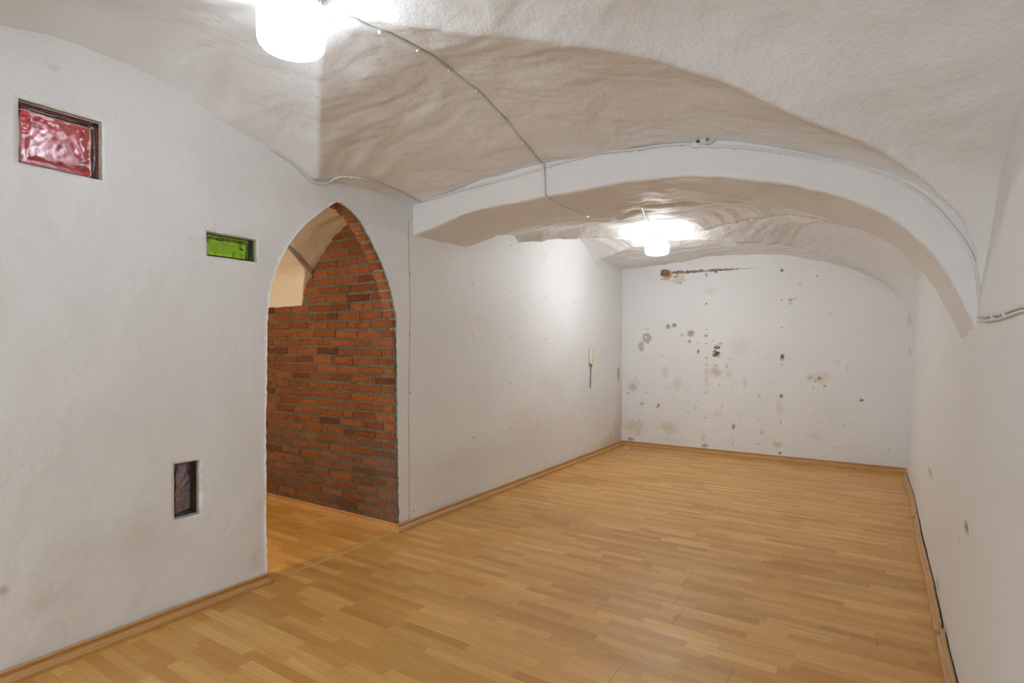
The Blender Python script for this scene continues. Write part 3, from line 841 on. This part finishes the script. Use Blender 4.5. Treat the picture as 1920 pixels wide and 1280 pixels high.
# ------------------------------------------------------------------ skirting boards
PROF = [(0, .047), (.007, .0475), (.0108, .0445), (.0104, .039), (.0072, .033), (.0076, .027), (.0130, .0205), (.0205, .0170), (.0228, .0125), (.0225, .0), (0, 0)]
def skirting(name, pts, label, screws=(), side=1, jitter=None, cut=.0):
    """moulded strip along a floor polyline (metres); 'side' says on which hand the room lies"""
    pts = [Vector((p[0], p[1])) for p in pts]; n = len(pts); V = []; F = []
    for i, p in enumerate(pts):
        d0 = (p - pts[i-1]).normalized() if i else None
        d1 = (pts[i+1]-p).normalized() if i < n-1 else None
        n0 = Vector((-d0.y, d0.x))*side if d0 else None
        n1 = Vector((-d1.y, d1.x))*side if d1 else None
        if n0 is None: nn = n1
        elif n1 is None: nn = n0
        else:
            nn = (n0+n1).normalized(); nn = nn / max(.35, nn.dot(n0))
        for (d, z) in [(1.2*d_, 1.18*z_) for (d_, z_) in PROF]: V.append((p.x + nn.x*d, p.y + nn.y*d, z + .0003))
    k = len(PROF)
    for i in range(n-1):
        for q in range(k): F.append((i*k+q, i*k+(q+1) % k, (i+1)*k+(q+1) % k, (i+1)*k+q))
    F.append(tuple(range(k))); F.append(tuple(range((n-1)*k, n*k))[::-1])
    bm = bmesh.new()
    vs2 = [bm.verts.new(v) for v in V]
    for f in F: bm.faces.new([vs2[i] for i in f])
    o = bm_obj(name, bm, M['skirting']); tag(o, label, kind='structure')
    for s in screws:
        L = 0
        for a, b in zip(pts[:-1], pts[1:]):
            l = (b-a).length
            if L + l >= s:
                d = (b-a).normalized(); nn = Vector((-d.y, d.x))*side; q = a + d*(s-L)
                me_v, me_f = lathe([(.0036, 0), (.0036, .0012), (.002, .0018)], 8)
                so = mesh_obj('screw', me_v, me_f, M['hole'], o)
                X = Vector((d.x, d.y, 0)); Z = Vector((nn.x, nn.y, .25)).normalized(); Y = Z.cross(X).normalized()
                so.matrix_local = Matrix.Translation((q.x+nn.x*.0090, q.y+nn.y*.0090, .0378)) @ Matrix((X, Y, Z)).transposed().to_4x4()
                break
            L += l
    return o
xlw = XL*H + .006
skirting('baseboard_left', [(xlw, YBACK*H), (xlw, (yl+.005)*H)], 'beech skirting along the wall with the glass blocks, ending at the doorway', (.9, 1.8, 2.45, 2.95, 3.45, 3.90), -1)
skirting('baseboard_doorway', [((-3.6)*H, YD*H-.004), ((XL+.006)*H, YD*H-.004), ((XL+.006)*H, (YB0-.012)*H)], 'beech skirting below the brick wall, turning round the door jamb', (.9, 1.25, 1.55, 1.74), -1)
skirting('baseboard_left_far', [(XL*H+.001, (YB0-.012)*H), (XL*H+.001, 4.0*H), (XL*H+.001, (YF-.03)*H)], 'beech skirting along the left wall below the power socket', (.18, .75, 1.3, 1.9, 2.6, 3.2), -1)
skirting('baseboard_far', [(XL*H, YF*H-.002), (.20*H, YF*H-.002)], 'beech skirting along the stained end wall', (.35, .75, 1.3, 1.62, 2.05, 2.6), -1)
def right_line(y0, y1, seed, amp):
    out = []
    rnd = random.Random(seed); ph = rnd.uniform(0, 6)
    for Y in np.arange(y0, y1+.001, .06):
        t = (Y-y0)/(y1-y0)
        x = float(xr(Y, -1.0) + .0035*fbm(Y*3, -3.0, 91, 3))*H - .001 - amp*(math.sin(t*math.pi*1.6+ph)**2)*.6 - amp*t*.4
        out.append((x, Y*H))
    return out
skirting('baseboard_right', right_line(YBACK, 2.42, 3, .004), 'nearest length of warped beech skirting standing off the right wall', (2.5, 3.8), 1)
skirting('baseboard_right_middle', right_line(2.425, 3.95, 6, .006), 'middle length of warped beech skirting along the right wall', (.9,), 1)
skirting('baseboard_right_end', right_line(3.955, 5.25, 8, .008), 'far length of beech skirting along the right wall by the end wall', (.7,), 1)

bm = bmesh.new()
box_bm(bm, ((XL-.0125)*H, (yl-.01)*H, -.004), ((XL+.004)*H, (YD-.028)*H, .0022), .001)
tag(bm_obj('trim_2', bm, M['brass']), 'narrow metal threshold strip across the doorway floor', kind='structure')

# ------------------------------------------------------------------ screws left in the plasterboard
def screw_on_left(cx, cy):
    px, py = 760+cx/2.286, 440+cy/2.286
    y, z = lw(px, py)
    V, F = lathe([(.0052, 0), (.0050, .0016), (.003, .0022)], 8)
    o = mesh_obj('screw', V, F, M['hole'], wall_left)
    x = float(wl_front(np.array([y]), np.array([z]))[0, 0])
    o.matrix_local = Matrix.Translation((x-.0002, y*H, (z+1)*H)) @ Matrix.Rotation(math.pi/2, 4, 'Y')
    sc = random.uniform(.75, 1.15); o.scale = (sc, sc, 1)
for p in [(20, 165), (17, 425), (22, 675), (35, 1185), (290, 213), (288, 432), (286, 652), (290, 870), (297, 1090), (455, 45), (455, 243), (455, 439), (453, 636), (455, 833), (463, 1032),
          (600, 90), (600, 268), (598, 447), (597, 626), (599, 803), (605, 980), (724, 125), (724, 290), (723, 454), (722, 614), (720, 775), (724, 937), (835, 308), (833, 458), (832, 605), (834, 752), (837, 903), (923, 462), (925, 735)]:
    screw_on_left(*p)

# ------------------------------------------------------------------ glass blocks
def wavy_panel(y0, y1, z0, z1, xa, xb, seed, amp, rim=.016, n=26):
    """pressed-glass pane: plain rim, wavy field; faces at xa (room side) and xb"""
    ny = n; nz = max(8, int(n*(z1-z0)/(y1-y0))) if (z1-z0) < (y1-y0) else int(n*1.6)
    ys = np.linspace(y0, y1, ny); zs = np.linspace(z0, z1, nz)
    Y, Z = np.meshgrid(ys, zs)
    e = np.minimum(np.minimum(Y-y0, y1-Y), np.minimum(Z-z0, z1-Z))
    k = np.clip((e-rim)/.012, 0, 1); edge = np.clip(1-e/.007, 0, 1)
    wv = amp*(np.sin(Y*95+3*vnoise(Y*14, Z*14, seed))*np.sin(Z*95+3*vnoise(Y*14, Z*14, seed+1)) + .7*vnoise(Y*30, Z*30, seed+2))
    XA = xa - .005*k*np.sign(xa-xb) + wv*k - edge**2*.006*np.sign(xa-xb)
    XB = xb + 0*Y
    A = np.stack([XA, Y, Z], -1).reshape(-1, 3); B = np.stack([XB, Y, Z], -1).reshape(-1, 3)
    V = np.concatenate([A, B]); m = len(A)
    F = [tuple(f) for f in grid_faces(ny, nz)] + [tuple(i+m for i in f) for f in grid_faces(ny, nz, True)]
    border = list(range(ny)) + [ny*j+ny-1 for j in range(1, nz)] + [ny*(nz-1)+i for i in range(ny-2, -1, -1)] + [ny*j for j in range(nz-2, 0, -1)]
    for a, b in zip(border, border[1:]+border[:1]): F.append((b, a, a+m, b+m))
    return V, F
def glass_block(key, fm, bmt, label, seed):
    y0, y1, z0, z1 = BLK[key]
    y0, y1, z0, z1 = y0*H+.006, y1*H-.006, (z0+1)*H+.006, (z1+1)*H-.006
    xf = XL*H - (.010 if key == 'red' else .016); xb = (XL-TW)*H + .012
    root = empty('glass_block', (xf-.04, (y0+y1)/2, z0))
    off = Vector(root.location)
    def put(name, V, F, mat):
        o = mesh_obj(name, [Vector(v)-off for v in V], F, mat, root, smooth=True); return o
    V, F = wavy_panel(y0, y1, z0, z1, xf, xf-.012, seed, .0013); put('front_pane', V, F, fm)
    V, F = wavy_panel(y0, y1, z0, z1, xb, xb+.010, seed+5, .0022); put('back_pane', V, F, bmt)
    # glass side walls between the panes
    b = bmesh.new(); t = .006
    for lo, hi in (((xb+.0105, y0, z0), (xf-.0125, y1, z0+t)), ((xb+.0105, y0, z1-t), (xf-.0125, y1, z1)), ((xb+.0105, y0, z0+t), (xf-.0125, y0+t, z1-t)), ((xb+.0105, y1-t, z0+t), (xf-.0125, y1, z1-t))):
        box_bm(b, lo, hi)
    for v in b.verts: v.co -= off
    bm_obj('side_wall', b, fm if key != 'blue' else bmt, root)
    # mortar bed round the block
    b = bmesh.new(); g = .007; xm = xf - .004
    for lo, hi in (((xm-.05, y0-g, z0-g), (xm, y1+g, z0)), ((xm-.05, y0-g, z1), (xm, y1+g, z1+g)), ((xm-.05, y0-g, z0), (xm, y0, z1)), ((xm-.05, y1, z0), (xm, y1+g, z1))):
        box_bm(b, lo, hi, .001)
    for v in b.verts: v.co -= off
    bm_obj('mortar_bed', b, M['mortar_pale'], root)
    return tag(root, label, 'glass block', 'coloured glass blocks in the left wall')
glass_block('red', M['glass_clear'], M['glass_red'], 'square glass block with red glow set high in the left wall', 1)
glass_block('green', M['glass_green_clear'], M['glass_green'], 'flat bright green glass block set beside the pointed doorway', 2)
glass_block('blue', M['glass_clear'], M['glass_blue'], 'narrow upright dark blue glass block low in the left wall', 3)

# ------------------------------------------------------------------ ceiling lamps
def ceiling_lamp(key, X, Y, zc, R, hh, label, group='round opal ceiling lamps', plate=.72):
    root = empty('ceiling_lamp', W(X, Y, zc))
    mt = emit('opal_glass_' + key, LAMP_C[key], LAMP_E[key])
    V, F = lathe([(.052, .03), (.056, .0), (.060, -.020), (.060, -.030), (R*(plate-.06), -.036), (R*plate, -.042), (R*plate, -.056)], 40)
    mesh_obj('mount', V, F, M['metal'], root, smooth=True)
    t = -.046; pr = [(R*(plate-.02), t), (R*max(.90, plate), t-.004), (R*.975, t-.012), (R, t-.024)]
    for k in range(1, 5): pr.append((R*(1.0 + (.004 if k % 2 else 0)), t-.024-(hh-.055)*k/5))
    pr += [(R*.985, t-hh+.026), (R*.955, t-hh+.014), (R*.89, t-hh+.006), (R*.78, t-hh+.002), (R*.5, t-hh), (R*.06, t-hh)]
    V, F = lathe(pr, 36)
    sh = mesh_obj('shade', V, F, mt, root, smooth=True)
    return tag(root, label, 'ceiling lamp', group)
ceiling_lamp('near', -1.30, .925, .940, .108, .148, 'large-looking round opal ceiling lamp glowing at the centre of the near vault', plate=.985)
ceiling_lamp('far', -1.365, 4.06, .80, .108, .112, 'small-looking round opal ceiling lamp glowing under the far vault', plate=.80)
sl = ceiling_lamp('side', XL-TW-.002, .45, .30, .10, .11, 'warm round wall lamp inside the side room on the back of the partition', 'round opal lamps')
sl.name = 'wall_lamp'; sl['category'] = 'wall lamp'; sl.rotation_euler = (0, math.pi/2, 0)

# ------------------------------------------------------------------ cables
def hit(px, py, off=.006):
    """first surface of the room that the line of sight meets (vaults, arch face, left wall)"""
    d = ray(px, py); S = np.arange(.6, 7, .004); P = d[None]*S[:, None]
    X, Y, Z = P.T
    zt = np.where(Y < YB0, Z1(X, np.minimum(Y, YB0)), np.where(Y < YB1, sf(X), Z2(X, np.maximum(Y, YB1))))
    xw = wl_front(Y, np.clip(Z, -1, 1))[:, 0]/H
    up = Z > zt; wl = X < xw + off/H
    i = int(np.argmax(up | wl)); p = P[i]
    if up[i] and YB0 <= p[1] < YB0+.05: return (p[0], YB0 - off/H, p[2])
    if up[i]: return (p[0], p[1], min(p[2], float(zt[i])) - off/H)
    return (float(xw[i]) + off/H, p[1], p[2])
def clip_mesh(kind=0):
    bm = bmesh.new()
    box_bm(bm, (-.006, -.006, -.010), (.006, .006, .004), .0025, 1)
    me = bpy.data.meshes.new('cable_clip'); bm.to_mesh(me); bm.free(); me.materials.append(M['clip']); return me
CLIP = clip_mesh()
def cable(name, pts, rad, label, clips=(), mat='cable', group=None, step=.03, wob=.0):
    w = [W(*p) for p in pts]
    c = resample(w, step)
    if wob:
        for i, p in enumerate(c):
            p += Vector((float(vnoise(i*.5, 1, 3)), float(vnoise(i*.5, 2, 3)), float(vnoise(i*.5, 3, 3))))*wob
    V, F = tube(c, rad)
    off = c[0].copy()
    root = mesh_obj(name, [v-off for v in V], F, M[mat], smooth=True); root.location = off
    tag(root, label, 'cable', group)
    for q in clips:
        p = W(*q); b = min(c, key=lambda a: (a-p).length)
        o = bpy.data.objects.new('cable_clip', CLIP); COL.objects.link(o); o.parent = root
        o.location = b - off + Vector((0, 0, -.003)); o.rotation_euler = (random.uniform(-.3, .3), random.uniform(-.3, .3), random.uniform(0, 1.5))
    return root
yb = YB0 - .007/H
bt = [(796, 377), (838, 364), (880, 352), (963, 332), (1032, 311), (1118, 289), (1197, 279), (1260, 271), (1290, 269), (1326, 274), (1375, 275), (1461, 285), (1559, 300), (1660, 328), (1705, 350), (1742, 377), (1775, 410), (1802, 445), (1821, 475), (1832, 515), (1837, 560), (1838, 588)]
cable('electrical_cable', [on_y(*p, yb) for p in bt], .0065, 'white painted cable clipped along the top edge of the transverse arch',
      [on_y(*p, yb) for p in [(880, 354), (963, 334), (1033, 313), (1118, 291), (1197, 280), (1281, 271), (1375, 277), (1461, 287), (1559, 302), (1660, 330), (1742, 379), (1802, 448)]], wob=.0015)
lc = [(612, 36), (622, 29), (632, 25), (648, 27), (668, 34), (690, 46), (712, 53), (740, 65), (783, 88), (815, 106), (842, 126), (868, 147), (893, 166), (915, 187), (937, 211), (960, 237), (980, 263), (1000, 287), (1012, 302)]
lp = [hit(*p) for p in lc] + [on_y(1018, 308, yb-.012), on_y(1020, 330, yb-.004), on_y(1021, 350, yb)]
q0 = on_y(1023, 369, yb); q1 = on_y(1103, 412, YB1 - .02)
lp += [(q0[0], yb, float(sf(q0[0])) - .004)]
for t in (.12, .3, .5, .7, .9, 1.0):
    x = q0[0] + (q1[0]-q0[0])*t; lp.append((x, YB0+.01 + (YB1-.03-YB0)*t, float(sf(x)) - .007))
cable('electrical_cable', lp, .0065, 'painted cable running from the near lamp across the vault and under the arch',
      [hit(*p) for p in [(712, 54), (783, 89), (842, 127), (893, 167), (937, 212), (980, 264)]] + [on_y(1020, 338, yb)], wob=.001)
ll = [(509, 279), (533, 293), (556, 309), (574, 328), (587, 341), (606, 345), (617, 338), (630, 330), (650, 327), (681, 331), (715, 343), (753, 359), (780, 373), (794, 379)]
cable('electrical_cable', [hit(*p, off=.010) for p in ll], .0065, 'thin painted cable following the vault edge above the pointed doorway', [hit(*p) for p in [(556, 309), (660, 328), (753, 359)]])
fc = [(1203, 386), (1207, 398), (1214, 411), (1219, 422), (1222, 433), (1226, 446)]
cable('electrical_cable', [hit(*p) for p in fc], .006, 'short cable on the far vault leading down to the far lamp')
def on_right(px, py, off=.008):
    d = ray(px, py); S = np.arange(.5, 6, .003); P = d[None]*S[:, None]
    i = int(np.argmax(P[:, 0] > xr(P[:, 1], P[:, 2]) - off/H)); return tuple(P[i])
rc = [(1836, 594), (1850, 592), (1866, 589), (1884, 585), (1902, 579), (1922, 573), (1950, 566)]
def run_on(pts, dz):
    z = pts[-1][2]
    return pts + [(float(xr(Y, z)) - .008/H, Y, z + dz*k) for k, Y in enumerate((1.35, .95, .5, .0))]
cable('electrical_cable', run_on([on_right(*p) for p in rc], .012), .0065, 'upper of two painted cables along the right wall beside the arch', [on_right(*p) for p in [(1862, 590), (1884, 585)]], wob=.002)
cable('electrical_cable', run_on([on_right(p[0], p[1]+9) for p in rc], .012), .0055, 'lower of two painted cables along the right wall beside the arch', wob=.002)
def hit_side(px, py, off=.007):
    d = ray(px, py); S = np.arange(2.6, 6, .004); P = d[None]*S[:, None]
    i = int(np.argmax((P[:, 2] > Z1(P[:, 0], P[:, 1])) | (P[:, 1] > 2.15))); p = P[i]
    return (p[0], p[1], p[2]-off/H)
for k, (dx, w_) in enumerate(((0, 'uppermost'), (5, 'middle'), (10, 'lowest'))):
    pts = [(532+dx*.3, 448+dx), (545+dx*.2, 461+dx), (556+dx*.1, 473+dx*.9), (566, 484+dx*.9), (576, 497+dx*.8), (586-dx*.1, 511+dx*.9)]
    cable('electrical_cable', [hit_side(*p) for p in pts], .0045, w_ + ' of three cables painted over on the side room vault', mat='cable_side', group='cables in the side room')

# torn plaster lump with a knot of cable on top of the arch
def plaster_patch():
    p = W(*on_y(1318, 267, YB0-.004))
    root = empty('broken_plaster', p)
    bm = bmesh.new(); bmesh.ops.create_icosphere(bm, subdivisions=3, radius=.035)
    for v in bm.verts:
        n = 1 + .25*float(vnoise(v.co.x*60+5, v.co.z*60+v.co.y*40, 8)); v.co = Vector((v.co.x*1.7*n, v.co.y*.35*n, v.co.z*.62*n))
    bm_obj('plaster_rim', bm, M['arch'], root, smooth=True)
    for dx, r in ((-.022, .009), (.024, .008)):
        bm = bmesh.new(); bmesh.ops.create_icosphere(bm, subdivisions=2, radius=r)
        for v in bm.verts: v.co = Vector((v.co.x*1.1+dx, v.co.y*.5-.0135, v.co.z*1.2+.004))
        bm_obj('hole', bm, M['rubble'], root, smooth=True)
    V, F = tube(resample([(-.03, -.016, -.002), (-.015, -.019, -.010), (.0, -.019, -.006), (.012, -.02, -.013), (.03, -.017, -.004), (.04, -.012, -.008)], .004), .004, 6)
    mesh_obj('cable_knot', V, F, M['cable'], root, smooth=True)
    tag(root, 'small knot of broken plaster and cable at the crown of the arch', 'plaster')
plaster_patch()

# ------------------------------------------------------------------ power socket strip
def power_strip():
    y, z = lw(1106.5, 682); _, zt = lw(1106.5, 651)
    base = Vector((XL*H + .001, y*H, (z+1)*H)); hgt = (zt-z)*H; wd_ = .056; dp = .036
    root = empty('power_socket', base)
    bm = bmesh.new(); box_bm(bm, (0, -wd_/2, 0), (dp, wd_/2, hgt), .005, 2); bm_obj('body', bm, M['socket'], root)
    for k in range(3):
        zc = hgt*(.2 + .3*k)
        V, F = lathe([(.019, 0), (.019, .003), (.0165, .0035), (.0155, .0008), (.002, .0006)], 20)
        s = mesh_obj('socket', V, F, M['socket'], root, smooth=False)
        s.matrix_local = Matrix.Translation((dp-.0005, .002, zc)) @ Matrix.Rotation(math.pi/2, 4, 'Y')
        for dy in (-.007, .007):
            V, F = lathe([(.0032, 0), (.0032, .0012)], 8)
            h = mesh_obj('pin_hole', V, F, M['socket_dark'], s); h.location = (dy*.7, dy, .0008)
    bm = bmesh.new(); box_bm(bm, (.004, -.011, -.03), (.024, .011, .002), .004, 1); bm_obj('cable_gland', bm, M['socket_dark'], root)
    _, zb = lw(1104, 728); L = (zb-z)*H
    V, F = tube(resample([(.012, .0, -.026), (.008, -.002, L*.35), (.007, -.004, L*.7), (.006, -.008, L*.92), (.010, -.014, L)], .02), .0048)
    mesh_obj('cable', V, F, M['cable_grey'], root, smooth=True)
    tag(root, 'cream triple power socket with a grey cable hanging below it on the left wall', 'power socket')
power_strip()

# ------------------------------------------------------------------ loose flakes on the floor
def flake(px, py, r, mat, label, seed, flat=.25):
    X, Y, _ = on_z(px, py)
    rnd = random.Random(seed); bm = bmesh.new(); bmesh.ops.create_icosphere(bm, subdivisions=1, radius=r)
    for v in bm.verts: v.co = Vector((v.co.x*rnd.uniform(.5, 1.5), v.co.y*rnd.uniform(.5, 1.2), max(-r*.2, v.co.z*flat*rnd.uniform(.6, 1.2))))
    lo = min(v.co.z for v in bm.verts)
    for v in bm.verts: v.co.z -= lo
    o = bm_obj('plaster_flake', bm, M[mat]); o.location = (X*H, Y*H, .0005)
    tag(o, label, 'flake')
flake(1176, 841, .030, 'chip', 'pale plaster flake on the floor in the far left corner', 1)
flake(1160, 842, .018, 'chip', 'smaller pale flake on the floor against the left skirting corner', 2)
flake(1317, 848, .020, 'chip', 'pale plaster crumb on the floor below the end wall', 3)
flake(1645, 1207, .006, 'chip_dark', 'tiny grey chip lying on the floor near the right wall', 4, .5)
flake(1567, 938, .006, 'chip_dark', 'tiny dark crumb lying on the floor towards the end wall', 5, .5)
